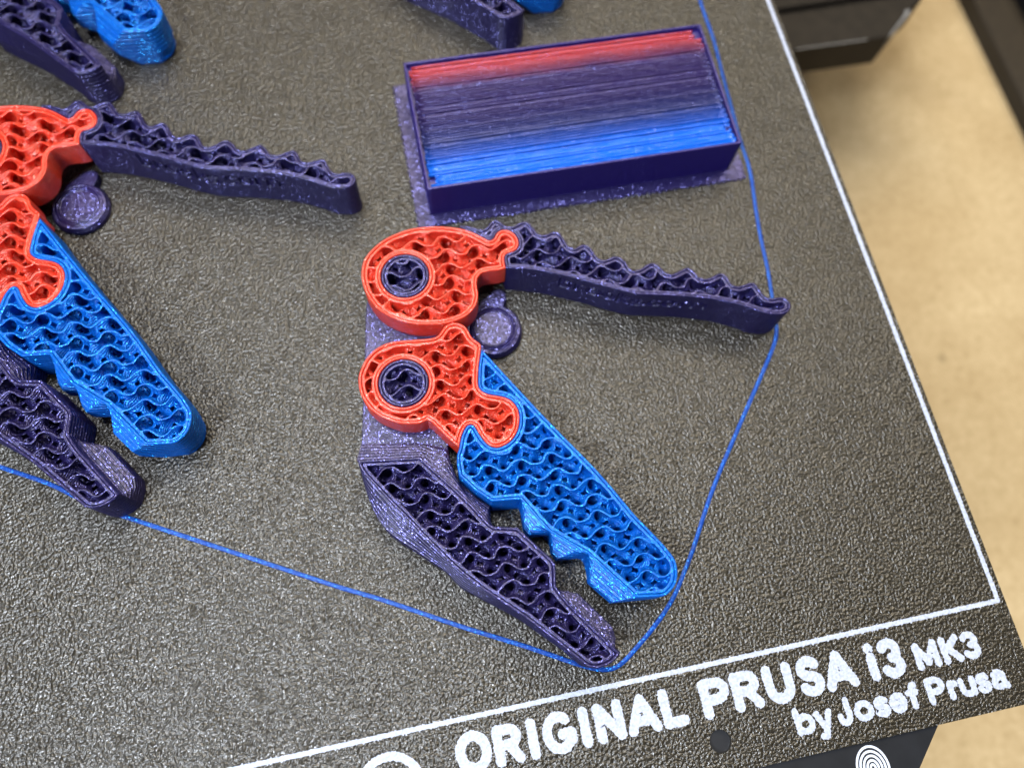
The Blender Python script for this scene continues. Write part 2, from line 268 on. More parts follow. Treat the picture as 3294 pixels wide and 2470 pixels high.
# ---------------------------------------------------------------- lettering as strokes in a unit box
def arc(cx, cy, rx, ry, a0, a1, n=14):
    return [(cx + rx*math.cos(math.radians(a0 + (a1-a0)*i/n)), cy + ry*math.sin(math.radians(a0 + (a1-a0)*i/n))) for i in range(n+1)]
def glyph(c):
    if c in 'Oo': return [arc(.5, .5, .5, .5, 0, 360, 24)]
    if c == 'R': return [[(0, 0), (0, 1), (.5, 1)] + arc(.55, .745, .42, .255, 90, -90) + [(0, .49)], [(.55, .49), (1, 0)]]
    if c == 'P': return [[(0, 0), (0, 1), (.5, 1)] + arc(.55, .72, .45, .28, 90, -90) + [(0, .44)]]
    if c == 'I': return [[(.5, 0), (.5, 1)]]
    if c == 'G': return [arc(.5, .5, .5, .5, 50, 330, 22) + [(1, .22), (1, .44), (.62, .44)]]
    if c == 'N': return [[(0, 0), (0, 1)], [(0, 1), (1, 0)], [(1, 0), (1, 1)]]
    if c == 'A': return [[(0, 0), (.5, 1), (1, 0)], [(.2, .28), (.8, .28)]]
    if c == 'L': return [[(0, 1), (0, 0), (1, 0)]]
    if c == 'U': return [[(0, 1), (0, .38)] + arc(.5, .38, .5, .38, 180, 360) + [(1, 1)]]
    if c in 'Ss': return [arc(.5, .76, .46, .24, 25, 250, 14) + [(.5, .5)] + arc(.5, .25, .48, .25, 70, -160, 14)]
    if c == 'i': return [[(.5, 0), (.5, .66)], [(.5, .98), (.5, 1)]]
    if c == '3': return [arc(.45, .75, .48, .25, 150, -80, 14) + arc(.45, .26, .52, .26, 75, -150, 14)]
    if c == 'M': return [[(0, 0), (0, 1)], [(0, 1), (.5, .15), (1, 1)], [(1, 1), (1, 0)]]
    if c == 'K': return [[(0, 0), (0, 1)], [(0, .4), (1, 1)], [(.3, .58), (1, 0)]]
    if c == 'b': return [[(0, 1), (0, 0)], arc(.5, .34, .5, .34, 0, 360, 20)]
    if c == 'y': return [[(0, 1), (.5, .32)], [(1, 1), (.55, .3), (.45, 0), (.1, 0)]]
    if c == 'J': return [[(1, 1), (1, .32)] + arc(.5, .3, .5, .3, 0, -180)]
    if c == 'e': return [arc(.5, .5, .5, .5, 0, 320, 20), [(0, .5), (1, .5)]]
    if c == 'f': return [[(.45, 0), (.45, .8)] + arc(.85, .8, .4, .2, 180, 90), [(0, .66), (.9, .66)]]
    if c == 'r': return [[(0, 0), (0, 1)], arc(.75, .45, .75, .5, 160, 75)]
    if c == 'u': return [[(0, 1), (0, .38)] + arc(.5, .38, .5, .38, 180, 360) + [(1, 1)], [(1, .4), (1, 0)]]
    if c == 'a': return [arc(.42, .3, .42, .3, 0, 360, 18), [(.1, .85), (.45, 1), (.84, .8), (.84, .1), (1, 0)]]
    if c == 'k': return [[(0, 0), (0, 1)], [(0, .3), (.9, .7)], [(.35, .42), (1, 0)]]
    if c == 'c': return [arc(.55, .5, .55, .5, 45, 315, 18)]
    if c == 'm': return [[(0, 0), (0, 1)], arc(.25, .6, .25, .4, 180, 0) + [(.5, 0)], arc(.75, .6, .25, .4, 180, 0) + [(1, 0)]]
    if c == '.': return [[(.5, 0), (.5, .01)]]
    return []
def glyph_segments(c, x0, x1, y0, y1, t):
    A = []; B = []
    ix0, ix1, iy0, iy1 = x0+t/2, x1-t/2, y0+t/2, y1-t/2
    for pl in glyph(c):
        q = [(ix0 + u*(ix1-ix0), iy0 + v*(iy1-iy0)) for u, v in pl]
        A += q[:-1]; B += q[1:]
    return A, B
def rough(X, Y, k=1.0):
    return (np.sin(X*7.3*k + 2.1*np.sin(Y*5.1*k)) * np.sin(Y*6.7*k + 1.7*np.sin(X*4.3*k)) + 0.6*np.sin(X*13.1*k+Y*3.7*k)*np.sin(Y*12.3*k-X*5.9*k))
def flat_print(F, x0, y0, h, z):
    """a flat sheet of paint where F < 0, its rim drawn onto the zero line"""
    nx, ny = F.shape; S = F < 0
    cell = (S[:-1, :-1].astype(int) + S[1:, :-1] + S[:-1, 1:] + S[1:, 1:]) >= 2
    I, J = np.nonzero(cell)
    gx, gy = np.gradient(F, h); g2 = gx*gx + gy*gy + 1e-3
    X, Y = np.meshgrid(x0 + np.arange(nx)*h, y0 + np.arange(ny)*h, indexing='ij')
    near = np.abs(F) < 1.0*h
    mv = np.where(near, np.clip(F, -h*.6, h*.6), 0)
    X = X - mv*gx/g2; Y = Y - mv*gy/g2
    idf = (np.arange(nx)[:, None]*ny + np.arange(ny)[None, :])
    Q = np.stack([idf[I, J], idf[I+1, J], idf[I+1, J+1], idf[I, J+1]], 1)
    u, inv = np.unique(Q, return_inverse=True)
    return np.column_stack([X.ravel()[u], Y.ravel()[u], np.full(len(u), z)]), inv.reshape(Q.shape)
def painted(A, B, t, z=0.03, h=0.13, amp=0.07):
    A = np.array(A); B = np.array(B); P = np.concatenate([A, B]); m = t/2 + 0.5
    x0, y0 = P.min(0) - m; nx, ny = (np.ceil((P.max(0) + m - (x0, y0)) / h)).astype(int) + 1
    X, Y = np.meshgrid(x0 + np.arange(nx)*h, y0 + np.arange(ny)*h, indexing='ij')
    return flat_print(seg_dist(X, Y, A, B) - t/2 + amp*rough(X, Y), x0, y0, h, z)

# ---------------------------------------------------------------- materials
def new_mat(name):
    m = bpy.data.materials.new(name); m.use_nodes = True; nt = m.node_tree; nt.nodes.clear()
    out = nt.nodes.new('ShaderNodeOutputMaterial'); return m, nt, out
def N(nt, t, **kw):
    n = nt.nodes.new(t)
    for k, v in kw.items():
        if k in ('operation', 'blend_type', 'feature', 'noise_dimensions', 'data_type', 'distribution', 'subsurface_method', 'interpolation_type', 'wave_type', 'bands_direction'): setattr(n, k, v)
        else: n.inputs[k].default_value = v
    return n
def mathn(nt, op, a, b=None, c=None):
    n = nt.nodes.new('ShaderNodeMath'); n.operation = op
    for i, v in enumerate((a, b, c)):
        if v is None: continue
        if isinstance(v, (int, float)): n.inputs[i].default_value = v
        else: nt.links.new(v, n.inputs[i])
    return n.outputs[0]
def vmath(nt, op, a, b=None, scale=None):
    n = nt.nodes.new('ShaderNodeVectorMath'); n.operation = op
    for i, v in enumerate((a, b)):
        if v is None: continue
        if isinstance(v, tuple): n.inputs[i].default_value = v
        else: nt.links.new(v, n.inputs[i])
    if scale is not None: n.inputs['Scale'].default_value = scale
    return n.outputs[0]
def ramp(nt, fac, stops, mode='LINEAR'):
    n = nt.nodes.new('ShaderNodeValToRGB'); n.color_ramp.interpolation = mode
    e = n.color_ramp.elements
    while len(e) < len(stops): e.new(0.5)
    for k, (p, c) in enumerate(stops): e[k].position = p; e[k].color = tuple(c) + (1,) if len(c) == 3 else c
    nt.links.new(fac, n.inputs[0]); return n

def filament(name, base, flake, rough_=0.38, sss=0.0, sss_col=None, tilt=0.9, flake_amt=0.5, layer=0.05, base_socket=None, spec=0.5, coat=0.0, trans=0.0):
    """glitter filament: tinted plastic with fine flakes tilted every way, and the fine ridges of the printed layers"""
    m, nt, out = new_mat(name); L = nt.links.new
    tc = nt.nodes.new('ShaderNodeTexCoord'); geo = nt.nodes.new('ShaderNodeNewGeometry')
    vor = N(nt, 'ShaderNodeTexVoronoi', Scale=7500.0); L(tc.outputs['Object'], vor.inputs['Vector'])
    noi = N(nt, 'ShaderNodeTexNoise', Scale=900.0, Detail=3.0); L(tc.outputs['Object'], noi.inputs['Vector'])
    sep = nt.nodes.new('ShaderNodeSeparateXYZ'); L(tc.outputs['Object'], sep.inputs[0])
    ph = mathn(nt, 'MULTIPLY', sep.outputs['Z'], 2*math.pi/(LAYER*MM))
    wave = mathn(nt, 'SINE', ph)
    hgt = mathn(nt, 'ADD', mathn(nt, 'MULTIPLY', wave, layer*0.8*MM), mathn(nt, 'MULTIPLY', noi.outputs['Fac'], 0.10*MM))
    bump = N(nt, 'ShaderNodeBump', Strength=0.9, Distance=1.0); L(hgt, bump.inputs['Height'])
    off = vmath(nt, 'SCALE', vmath(nt, 'SUBTRACT', vor.outputs['Color'], (0.5, 0.5, 0.5)), scale=tilt)
    fn = vmath(nt, 'NORMALIZE', vmath(nt, 'ADD', bump.outputs[0], off))
    soft = vmath(nt, 'NORMALIZE', vmath(nt, 'ADD', bump.outputs[0], vmath(nt, 'SCALE', off, scale=0.35)))
    b = N(nt, 'ShaderNodeBsdfPrincipled', Roughness=rough_)
    b.inputs['Specular IOR Level'].default_value = spec
    b.inputs['Coat Weight'].default_value = coat; b.inputs['Coat Roughness'].default_value = 0.2
    b.inputs['Transmission Weight'].default_value = trans
    if base_socket is None:
        mix = nt.nodes.new('ShaderNodeMix'); mix.data_type = 'RGBA'
        mix.inputs[6].default_value = tuple(v*0.75 for v in base) + (1,); mix.inputs[7].default_value = tuple(min(1, v*1.3) for v in base) + (1,)
        L(noi.outputs['Fac'], mix.inputs[0]); L(mix.outputs[2], b.inputs['Base Color'])
    else:
        L(base_socket(nt, tc), b.inputs['Base Color'])
    L(soft, b.inputs['Normal'])
    if sss:
        b.inputs['Subsurface Weight'].default_value = sss; b.inputs['Subsurface Scale'].default_value = 1.0*MM
        b.inputs['Subsurface Radius'].default_value = sss_col or (1.0, 0.35, 0.2)
    g = N(nt, 'ShaderNodeBsdfAnisotropic', Roughness=0.15); g.inputs['Color'].default_value = tuple(flake) + (1,)
    L(fn, g.inputs['Normal'])
    sepc = nt.nodes.new('ShaderNodeSeparateColor'); L(vor.outputs['Color'], sepc.inputs[0])
    f = mathn(nt, 'MULTIPLY', mathn(nt, 'GREATER_THAN', sepc.outputs[2], 0.45), flake_amt)
    mx = nt.nodes.new('ShaderNodeMixShader'); L(f, mx.inputs[0]); L(b.outputs[0], mx.inputs[1]); L(g.outputs[0], mx.inputs[2])
    L(mx.outputs[0], out.inputs['Surface'])
    return m

M_PURPLE = filament('purple_glitter_filament', (0.012, 0.008, 0.062), (0.22, 0.22, 0.64), rough_=0.38, flake_amt=0.24, tilt=0.6, spec=0.5)
M_BLUE = filament('blue_glitter_filament', (0.000, 0.105, 0.52), (0.03, 0.42, 0.95), rough_=0.36, flake_amt=0.24, tilt=0.6, spec=0.32)
M_RED = filament('translucent_red_filament', (0.74, 0.050, 0.022), (1.0, 0.45, 0.36), rough_=0.28, sss=0.6, flake_amt=0.10, tilt=0.7, coat=0.3)
def tower_colour(nt, tc):
    s = nt.nodes.new('ShaderNodeSeparateXYZ'); nt.links.new(tc.outputs['Object'], s.inputs[0])
    n = N(nt, 'ShaderNodeTexNoise', Scale=160.0, Detail=2.0); nt.links.new(tc.outputs['Object'], n.inputs['Vector'])
    y = mathn(nt, 'ADD', mathn(nt, 'DIVIDE', s.outputs['Y'], 28.6*MM), mathn(nt, 'MULTIPLY', mathn(nt, 'SUBTRACT', n.outputs['Fac'], 0.5), 0.05))
    bl, vi, rd = (0.000, 0.13, 0.70), (0.018, 0.010, 0.08), (0.42, 0.035, 0.040)
    return ramp(nt, y, [(0.0, bl), (0.15, bl), (0.24, (0.004, 0.055, 0.34)), (0.34, (0.016, 0.024, 0.12)), (0.5, vi), (0.76, (0.026, 0.010, 0.08)), (0.83, (0.20, 0.03, 0.06)), (0.89, rd)]).outputs['Color']
M_TOWER = filament('purged_filament', (0.1, 0.1, 0.1), (0.22, 0.24, 0.62), rough_=0.4, flake_amt=0.15, tilt=0.6, spec=0.35, base_socket=tower_colour)
M_TWALL = filament('violet_blue_filament', (0.014, 0.006, 0.12), (0.16, 0.15, 0.6), rough_=0.35, flake_amt=0.08, tilt=0.5)
M_SKIRT = filament('skirt_filament', (0.001, 0.05, 0.32), (0.02, 0.25, 0.75), rough_=0.4, flake_amt=0.15, spec=0.3)

def plate_height(nt, tc):
    n1 = N(nt, 'ShaderNodeTexNoise', Scale=2100.0, Detail=1.0, Roughness=0.4, Distortion=0.3)
    nt.links.new(tc.outputs['Object'], n1.inputs['Vector'])
    n2 = N(nt, 'ShaderNodeTexNoise', Scale=60.0, Detail=2.0); nt.links.new(tc.outputs['Object'], n2.inputs['Vector'])
    return n1.outputs['Fac'], n2.outputs['Fac']
def textured_plate(name, c0, c1, rough_, bumpd, spec, coat=0.0):
    m, nt, out = new_mat(name); L = nt.links.new
    tc = nt.nodes.new('ShaderNodeTexCoord'); h1, h2 = plate_height(nt, tc)
    b = N(nt, 'ShaderNodeBsdfPrincipled', Roughness=rough_); b.inputs['Specular IOR Level'].default_value = spec
    b.inputs['Coat Weight'].default_value = coat; b.inputs['Coat Roughness'].default_value = 0.15
    cr = ramp(nt, h1, [(0.35, c0), (0.65, c1)]); L(cr.outputs['Color'], b.inputs['Base Color'])
    r = mathn(nt, 'ADD', mathn(nt, 'MULTIPLY', h2, 0.12), rough_ - 0.06); L(r, b.inputs['Roughness'])
    bp = N(nt, 'ShaderNodeBump', Strength=1.0, Distance=bumpd*MM); L(h1, bp.inputs['Height']); L(bp.outputs[0], b.inputs['Normal']); L(bp.outputs[0], b.inputs['Coat Normal'])
    L(b.outputs[0], out.inputs['Surface']); return m
M_SHEET = textured_plate('powder_coated_sheet', (0.012, 0.009, 0.0045), (0.028, 0.022, 0.011), 0.36, 0.36, 0.6, 0.55)
M_PAINT = textured_plate('white_print', (0.40, 0.44, 0.56), (0.52, 0.57, 0.72), 0.5, 0.16, 0.3)

def plain(name, col, rough_=0.5, spec=0.5, noise=0.0, scale=400.0, bump=0.0, metallic=0.0):
    m, nt, out = new_mat(name); L = nt.links.new
    tc = nt.nodes.new('ShaderNodeTexCoord'); n = N(nt, 'ShaderNodeTexNoise', Scale=scale, Detail=4.0); L(tc.outputs['Object'], n.inputs['Vector'])
    b = N(nt, 'ShaderNodeBsdfPrincipled', Roughness=rough_, Metallic=metallic); b.inputs['Specular IOR Level'].default_value = spec
    cr = ramp(nt, n.outputs['Fac'], [(0.3, tuple(v*(1-noise) for v in col)), (0.7, tuple(min(1, v*(1+noise)) for v in col))])
    L(cr.outputs['Color'], b.inputs['Base Color'])
    if bump:
        bp = N(nt, 'ShaderNodeBump', Strength=1.0, Distance=bump*MM); L(n.outputs['Fac'], bp.inputs['Height']); L(bp.outputs[0], b.inputs['Normal'])
    L(b.outputs[0], out.inputs['Surface']); return m
M_BED = plain('black_heatbed', (0.010, 0.011, 0.014), 0.45, 0.4, 0.2)
M_ICON = plain('white_silkscreen', (0.62, 0.68, 0.80), 0.5, 0.4, 0.05)
M_BLACKP = plain('black_printed_plastic', (0.017, 0.013, 0.009), 0.6, 0.25, 0.25, 300.0, 0.1)
M_EDGE = plain('pale_grey_edge', (0.22, 0.22, 0.22), 0.5, 0.5, 0.4, 900.0)  # grey for the bracket's painted edge highlight and its paler corner
M_RAIL = plain('black_rail_side', (0.006, 0.006, 0.008), 0.4, 0.5, 0.2)
M_RAILTOP = plain('dark_brown_rail_top', (0.030, 0.022, 0.013), 0.55, 0.4, 0.25)
def board_mat():
    m, nt, out = new_mat('fibreboard'); L = nt.links.new
    tc = nt.nodes.new('ShaderNodeTexCoord')
    a = N(nt, 'ShaderNodeTexNoise', Scale=420.0, Detail=5.0, Roughness=0.7, Distortion=0.8); L(tc.outputs['Object'], a.inputs['Vector'])
    c = N(nt, 'ShaderNodeTexNoise', Scale=28.0, Detail=3.0); L(tc.outputs['Object'], c.inputs['Vector'])
    v = N(nt, 'ShaderNodeTexVoronoi', Scale=38.0); L(tc.outputs['Object'], v.inputs['Vector'])
    r = ramp(nt, a.outputs['Fac'], [(0.30, (0.46, 0.34, 0.175)), (0.5, (0.56, 0.425, 0.235)), (0.72, (0.65, 0.51, 0.30))])
    r2 = ramp(nt, c.outputs['Fac'], [(0.35, (0.86, 0.83, 0.78)), (0.65, (1, 1, 1))])
    sp = ramp(nt, v.outputs['Distance'], [(0.03, (0.62, 0.62, 0.58)), (0.09, (1, 1, 1))])
    m1 = nt.nodes.new('ShaderNodeMix'); m1.data_type = 'RGBA'; m1.blend_type = 'MULTIPLY'; m1.inputs[0].default_value = 1
    L(r.outputs[0], m1.inputs[6]); L(r2.outputs[0], m1.inputs[7])
    m2 = nt.nodes.new('ShaderNodeMix'); m2.data_type = 'RGBA'; m2.blend_type = 'MULTIPLY'; m2.inputs[0].default_value = 1
    L(m1.outputs[2], m2.inputs[6]); L(sp.outputs[0], m2.inputs[7])
    b = N(nt, 'ShaderNodeBsdfPrincipled', Roughness=0.62); L(m2.outputs[2], b.inputs['Base Color'])
    L(b.outputs[0], out.inputs['Surface']); return m
M_BOARD = board_mat()

# ---------------------------------------------------------------- the table and the printer's frame
TZ = -110.0
V, Fc = prism([(-500, -400), (500, -400), (500, 600), (-500, 600)], TZ - 18, TZ)
tag(mesh('tabletop', V, Fc, M_BOARD, smooth=False), kind='structure')

rail = empty('frame_rail', 160, 170, TZ)
tag(rail, 'black frame rail with a brown top face lying on the fibreboard', 'frame rail')
V, Fc = prism([(-8.6, -330), (8.5, -330), (8.5, 330), (-8.6, 330)], 0, 6.2); mesh('rail_side', V, Fc, M_RAIL, rail, False)
V, Fc = prism([(-8.3, -330), (8.2, -330), (8.2, 330), (-8.3, 330)], 6.2, 6.8, 0.3); mesh('rail_top', V, Fc, M_RAILTOP, rail, False)
V, Fc = prism([(8.7, -330), (60, -330), (60, 330), (8.7, 330)], 0, 16.0, 0.8); mesh('rail_flange', V, Fc, M_RAIL, rail, False)

br = empty('printed_bracket', 45, 175, -61)
tag(br, 'black plastic bracket with a pale grey corner beyond the sheet edge', 'bracket')
bo = [(-20, -19.3), (20.9, -19.3), (29.6, -12.0), (31.0, -10.3), (35.9, -7.4), (60, 22), (60, 80), (-20, 80)]
V, Fc = prism(bo, 0, 11.0, 0.5); mesh('bracket_body', V, Fc, M_BLACKP, br, False)
V, Fc = prism([(-19, -6), (58, -4), (58, 79), (-19, 79)], 11.0, 13.2, 0.5); mesh('bracket_step', V, Fc, M_BLACKP, br, False)
V, Fc = tube([(a, -19.25 + 0.05*math.sin(a), 10.95 + 0.06*math.sin(a*1.7)) for a in np.arange(-9, 14, 0.6)], [(-.12, -.1), (.12, -.1), (.14, .08), (-.1, .1)])
mesh('edge_highlight', V, Fc, M_EDGE, br, False)  # highlight along the front top edge, painted as a thin grey strip
V, Fc = prism([(20.6, -19.6), (29.9, -12.1), (31.2, -10.4), (29.4, -10.4), (28.2, -12.2), (21.5, -18.2)], 7.0, 11.12, 0.3); mesh('grey_corner', V, Fc, M_EDGE, br, False)  # paler grey patch over the bevelled corner

# ---------------------------------------------------------------- heated bed and the coated steel sheet
bed = empty('heatbed', -120, 90, -2.4)
tag(bed, 'black heated bed with a fingerprint mark showing below the coated sheet', 'heated bed')
bp = [(-240, -15), (-235, -34), (-34.5, -34), (-16.5, -16.0), (-10, -12), (-4, -6), (-4, 205), (-240, 205)]
V, Fc = prism([(x + 120, y - 90) for x, y in bp], 0, 1.55, 0.1); mesh('bed_plate', V, Fc, M_BED, bed, False)
fx, fy = -29.25, -20.0
for k, (rx, ry) in enumerate(((2.55, 3.2), (2.0, 2.5), (1.45, 1.85), (0.9, 1.2), (0.4, 0.6))):
    q = arc(0, 0, rx, ry, -12 + 5*k, 190 - 3*k, 22) + [(-rx*0.95, -2.2 - .2*k)]
    A = [(x + fx + 120, y + fy - 90) for x, y in q[:-1]]; B = [(x + fx + 120, y + fy - 90) for x, y in q[1:]]
    V, Fc = painted(A, B, 0.36, z=1.575, h=0.06, amp=0.0)
    mesh('fingerprint_ridge', V, Fc, M_ICON, bed, False)

sheet = empty('print_sheet', -60, 60, 0)
tag(sheet, 'dark textured steel print sheet with white border and lettering', 'print sheet')
so = [(-240, -16)] + [(-8.0 + 0, -16.0)] + arc(-1.75, -13.0, 3.0, 3.0, -90, 0, 8) + [(1.25, 205), (-240, 205)]
hole = [tuple(p) for p in circle(-52.1, -11.25, 1.72, 40)]
outer = [Vector((x, y, 0)) for x, y in so]; inner = [Vector((x, y, 0)) for x, y in hole]
tris = tessellate_polygon([outer, inner]); allp = so + hole; n = len(allp)
V = [(x + 60, y - 60, 0) for x, y in allp] + [(x + 60, y - 60, -0.75) for x, y in allp]
Fc = [list(t) for t in tris] + [[i + n for i in t][::-1] for t in tris]
a0 = 0
for loop in (so, hole):
    m_ = len(loop)
    for i in range(m_):
        j = (i + 1) % m_; Fc.append([a0+i, a0+i+n, a0+j+n, a0+j])
    a0 += m_
ob = mesh('steel_plate', V, Fc, M_SHEET, sheet, False)
bm = bmesh.new(); bm.from_mesh(ob.data); bmesh.ops.recalc_face_normals(bm, faces=bm.faces); bm.to_mesh(ob.data); bm.free()

sx, sy = 60, -60
def paint(name, A, B, t, **kw):
    A = [(x + sx, y + sy) for x, y in A]; B = [(x + sx, y + sy) for x, y in B]
    V, Fc = painted(A, B, t, **kw); return mesh(name, V, Fc, M_PAINT, sheet, False)
paint('border_line', [(-170, 0), (0, 0)], [(0, 0), (0, 190)], 0.74, h=0.16, amp=0.06)
big = [('O', -92.95, -87.2), ('R', -87.0, -82.3), ('I', -81.75, -79.75), ('G', -79.3, -73.85), ('I', -73.45, -71.45), ('N', -70.95, -66.1), ('A', -66.0, -60.35), ('L', -60.25, -55.9),
       ('P', -53.6, -48.6), ('R', -48.4, -43.4), ('U', -42.95, -37.9), ('S', -37.4, -32.9), ('A', -33.0, -27.35), ('i', -25.45, -23.55), ('3', -23.2, -18.95)]
for ch, x0, x1 in big:
    over = 0.12 if ch in 'OGS3U' else 0.0
    A, B = glyph_segments(ch, x0, x1, -8.0 - over, -1.92 + (over if ch != 'U' else 0), 1.72 if ch != 'i' else 1.75)
    paint('letter', A, B, 1.54)
for ch, x0, x1 in (('M', -17.35, -13.0), ('K', -12.65, -9.1), ('3', -9.0, -5.75)):
    A, B = glyph_segments(ch, x0, x1, -7.9, -3.45, 1.25); paint('letter', A, B, 1.12)
small = [('b', -39.85, -36.45, -13.2, -8.9), ('y', -36.6, -33.4, -14.45, -10.0), ('J', -32.85, -30.2, -13.25, -8.95), ('o', -29.95, -26.5, -13.25, -9.95), ('s', -26.6, -23.75, -13.25, -9.95), ('e', -23.9, -20.75, -13.25, -9.95), ('f', -20.9, -18.35, -13.2, -8.95),
         ('P', -17.3, -13.9, -13.2, -8.95), ('r', -13.75, -11.6, -13.2, -10.0), ('u', -11.8, -8.75, -13.2, -10.0), ('s', -8.85, -6.15, -13.25, -9.95), ('a', -6.3, -3.05, -13.25, -9.95)]
for ch, x0, x1, y0, y1 in small:
    A, B = glyph_segments(ch, x0, x1, y0, y1, 1.15); paint('letter', A, B, 0.98)
q = arc(-103.2, -7.7, 4.75, 4.75, 0, 360, 48); paint('round_emblem', q[:-1], q[1:], 1.25)

# ---------------------------------------------------------------- the skirt: one bead drawn round all the prints
sk = [(-14.3, 150.0), (-14.8, 136.0)] + SKIRT + [(-175, 63), (-205, 83)]
P = np.array(sk); pts = []
for i in range(len(P) - 1):
    p0, p1, p2, p3 = P[max(i-1, 0)], P[i], P[i+1], P[min(i+2, len(P)-1)]
    k = max(2, int(np.linalg.norm(p2 - p1) / 0.8))
    for a in range(k):
        t = a / k; L1 = np.linalg.norm(p2 - p1)
        m0 = (p2 - p0) / 2; m1 = (p3 - p1) / 2
        for m_ in (m0, m1):
            l_ = np.linalg.norm(m_)
            if l_ > 1.1 * L1: m_ *= 1.1 * L1 / l_
        pts.append((2*t**3-3*t*t+1)*p1 + (t**3-2*t*t+t)*m0 + (-2*t**3+3*t*t)*p2 + (t**3-t*t)*m1)
pts.append(P[-1]); pts = np.array(pts)
for _ in range(9): pts[1:-1] = (pts[:-2] + 2*pts[1:-1] + pts[2:]) / 4
sk0 = np.array([-60, 60])
path = [(x - sk0[0], y - sk0[1], 0.01) for i, (x, y) in enumerate(pts)]
V, Fc = tube(path, [(-.36, 0), (.36, 0), (.34, .14), (.2, .22), (-.2, .22), (-.34, .14)])
o = mesh('skirt_line', V, Fc, M_SKIRT, None, True, (sk0[0], sk0[1], 0))
tag(o, 'thin blue plastic skirt line drawn around the prints on the sheet', 'skirt line')

# ---------------------------------------------------------------- the purge block
TX, TY, TW, TD, TH = -81.26, 88.72, 60.0, 28.6, 8.9
tw = empty('purge_block', TX, TY, 0)
tag(tw, 'ribbed rectangular purge block striped red, purple and blue in a violet wall', 'purge block')
bx0, by0, bx1, by1 = -83.8 - TX, 86.2 - TY, -18.2 - TX, 119.4 - TY
rg = random.Random(5)
br_pts = []
for (ax, ay), (cx, cy) in (((bx0, by0), (bx1, by0)), ((bx1, by0), (bx1, by1)), ((bx1, by1), (bx0, by1)), ((bx0, by1), (bx0, by0))):
    L_ = math.hypot(cx-ax, cy-ay); k = int(L_ / 0.55)
    nx_, ny_ = (cy-ay)/L_, -(cx-ax)/L_
    for i in range(k):
        d = (0.22 if i % 2 else -0.05) + rg.uniform(-.12, .12)
        br_pts.append((ax + (cx-ax)*i/k + nx_*d, ay + (cy-ay)*i/k + ny_*d))
V, Fc = prism(br_pts, 0.01, 0.34, 0.1); mesh('brim', V, Fc, M_PURPLE, tw, False)
wallpts = sample([(0, 0, 1), (TW, 0, 1), (TW, TD, 1), (0, TD, 1)], step=0.7)[0]
V, Fc = loft([(0, wallpts), (TH, wallpts)], 0.0, TH, inset=0.02); mesh('outer_wall', V, Fc, M_TWALL, tw, True)
V, Fc = prism([(0.3, 0.3), (TW-0.3, 0.3), (TW-0.3, TD-0.3), (0.3, TD-0.3)], 0.1, TH - 1.1); mesh('core', V, Fc, M_TWALL, tw, False)
beads = []; pitch = 0.56; nb = int((TD - 1.3) / pitch); hump = 0.0
for i in range(nb):
    y = 0.85 + i * pitch
    xa = 0.75 + (0.55 if i % 2 else 0) + rg.uniform(-.15, .25); xb = TW - 0.75 - (0.0 if i % 2 else 0.5) - rg.uniform(-.1, .3)
    if i in (nb-1, nb-2, nb-3, nb-4): xb -= 1.3
    if i in (1, 2, 3): xa += 0.9
    if i in (5, 6): xb -= 1.4
    dz = rg.uniform(-.06, .06) + (-0.16 if rg.random() < 0.10 else 0) + (-.14 if i in (2, 6, 7) else 0)
    path = []
    for k, x in enumerate(np.linspace(xa, xb, 46)):
        path.append((x, y + 0.035*math.sin(x*.35 + i*1.3), TH - 0.32 + dz + 0.035*math.sin(x*0.8 + i*2.1) + 0.02*math.sin(x*2.9 + i)))
    w_ = 0.265 * (1 + rg.uniform(-.1, .1))
    prof = [(-w_, -.3), (w_, -.3), (w_*1.08, -.05), (w_*.72, .17), (0, .25), (-w_*.72, .17), (-w_*1.08, -.05)]
    beads.append(tube(path, prof))
    if i < nb - 1:   # the turn that joins this bead to the next
        xe = xb if i % 2 == 0 else xa; sgn = 1 if i % 2 == 0 else -1
        tp = [(xe + sgn*(0.30*math.sin(a)), y + pitch*0.5*(1-math.cos(a)), TH - 0.34 + dz) for a in np.linspace(0, math.pi, 8)]
        beads.append(tube(tp, [(-.2, -.3), (.2, -.3), (.22, 0), (0, .2), (-.22, 0)]))
V, Fc = join(*beads)
o = mesh('ribbed_top', V, Fc, M_TOWER, tw, True); tag(o, kind='stuff')
path = [(7.6 + 0.4*k, 2.1 + 0.11*k + 0.1*math.sin(k), TH + .02) for k in range(3)]

# ---------------------------------------------------------------- the clamps
CX, CY = -75.0, 45.0
def rel(P): return np.asarray(P, float) - (CX, CY)
def shrink(P, d=0.03): return P - normals(P) * d

def grooved_text(P, z):
    """depth of the writing cut into the long front wall of the handle"""
    d = np.zeros(len(P)); x = P[:, 0] + CX; y = P[:, 1] + CY
    front = (y < 70.5 - (x + 70) * 0.345 + 1.2) & (x > -63) & (x < -34)
    if not front.any() or z < 3.4 or z > 8.4: return d
    dd = seg_dist(x[front], np.full(front.sum(), z), TXT_A, TXT_B)
    d[front] = 0.55 * np.clip((0.36 - dd) / 0.14, 0, 1)
    return d
TXT_A, TXT_B = [], []
for ch, x0, x1, z0_, z1_ in (('b', -61.0, -59.0, 4.3, 7.9), ('r', -58.5, -57.0, 4.3, 6.9), ('o', -56.7, -54.2, 4.3, 6.9), ('o', -53.8, -51.9, 4.3, 6.9), ('k', -51.4, -49.5, 4.3, 7.9), ('s', -49.2, -47.4, 4.3, 6.9), ('.', -47.1, -46.6, 4.3, 4.8), ('c', -46.2, -44.1, 4.3, 6.9), ('o', -43.7, -41.3, 4.3, 6.9), ('m', -40.7, -36.2, 4.3, 6.9)):
    A, B = glyph_segments(ch, x0, x1, z0_, z1_, 0.45); TXT_A += A; TXT_B += B

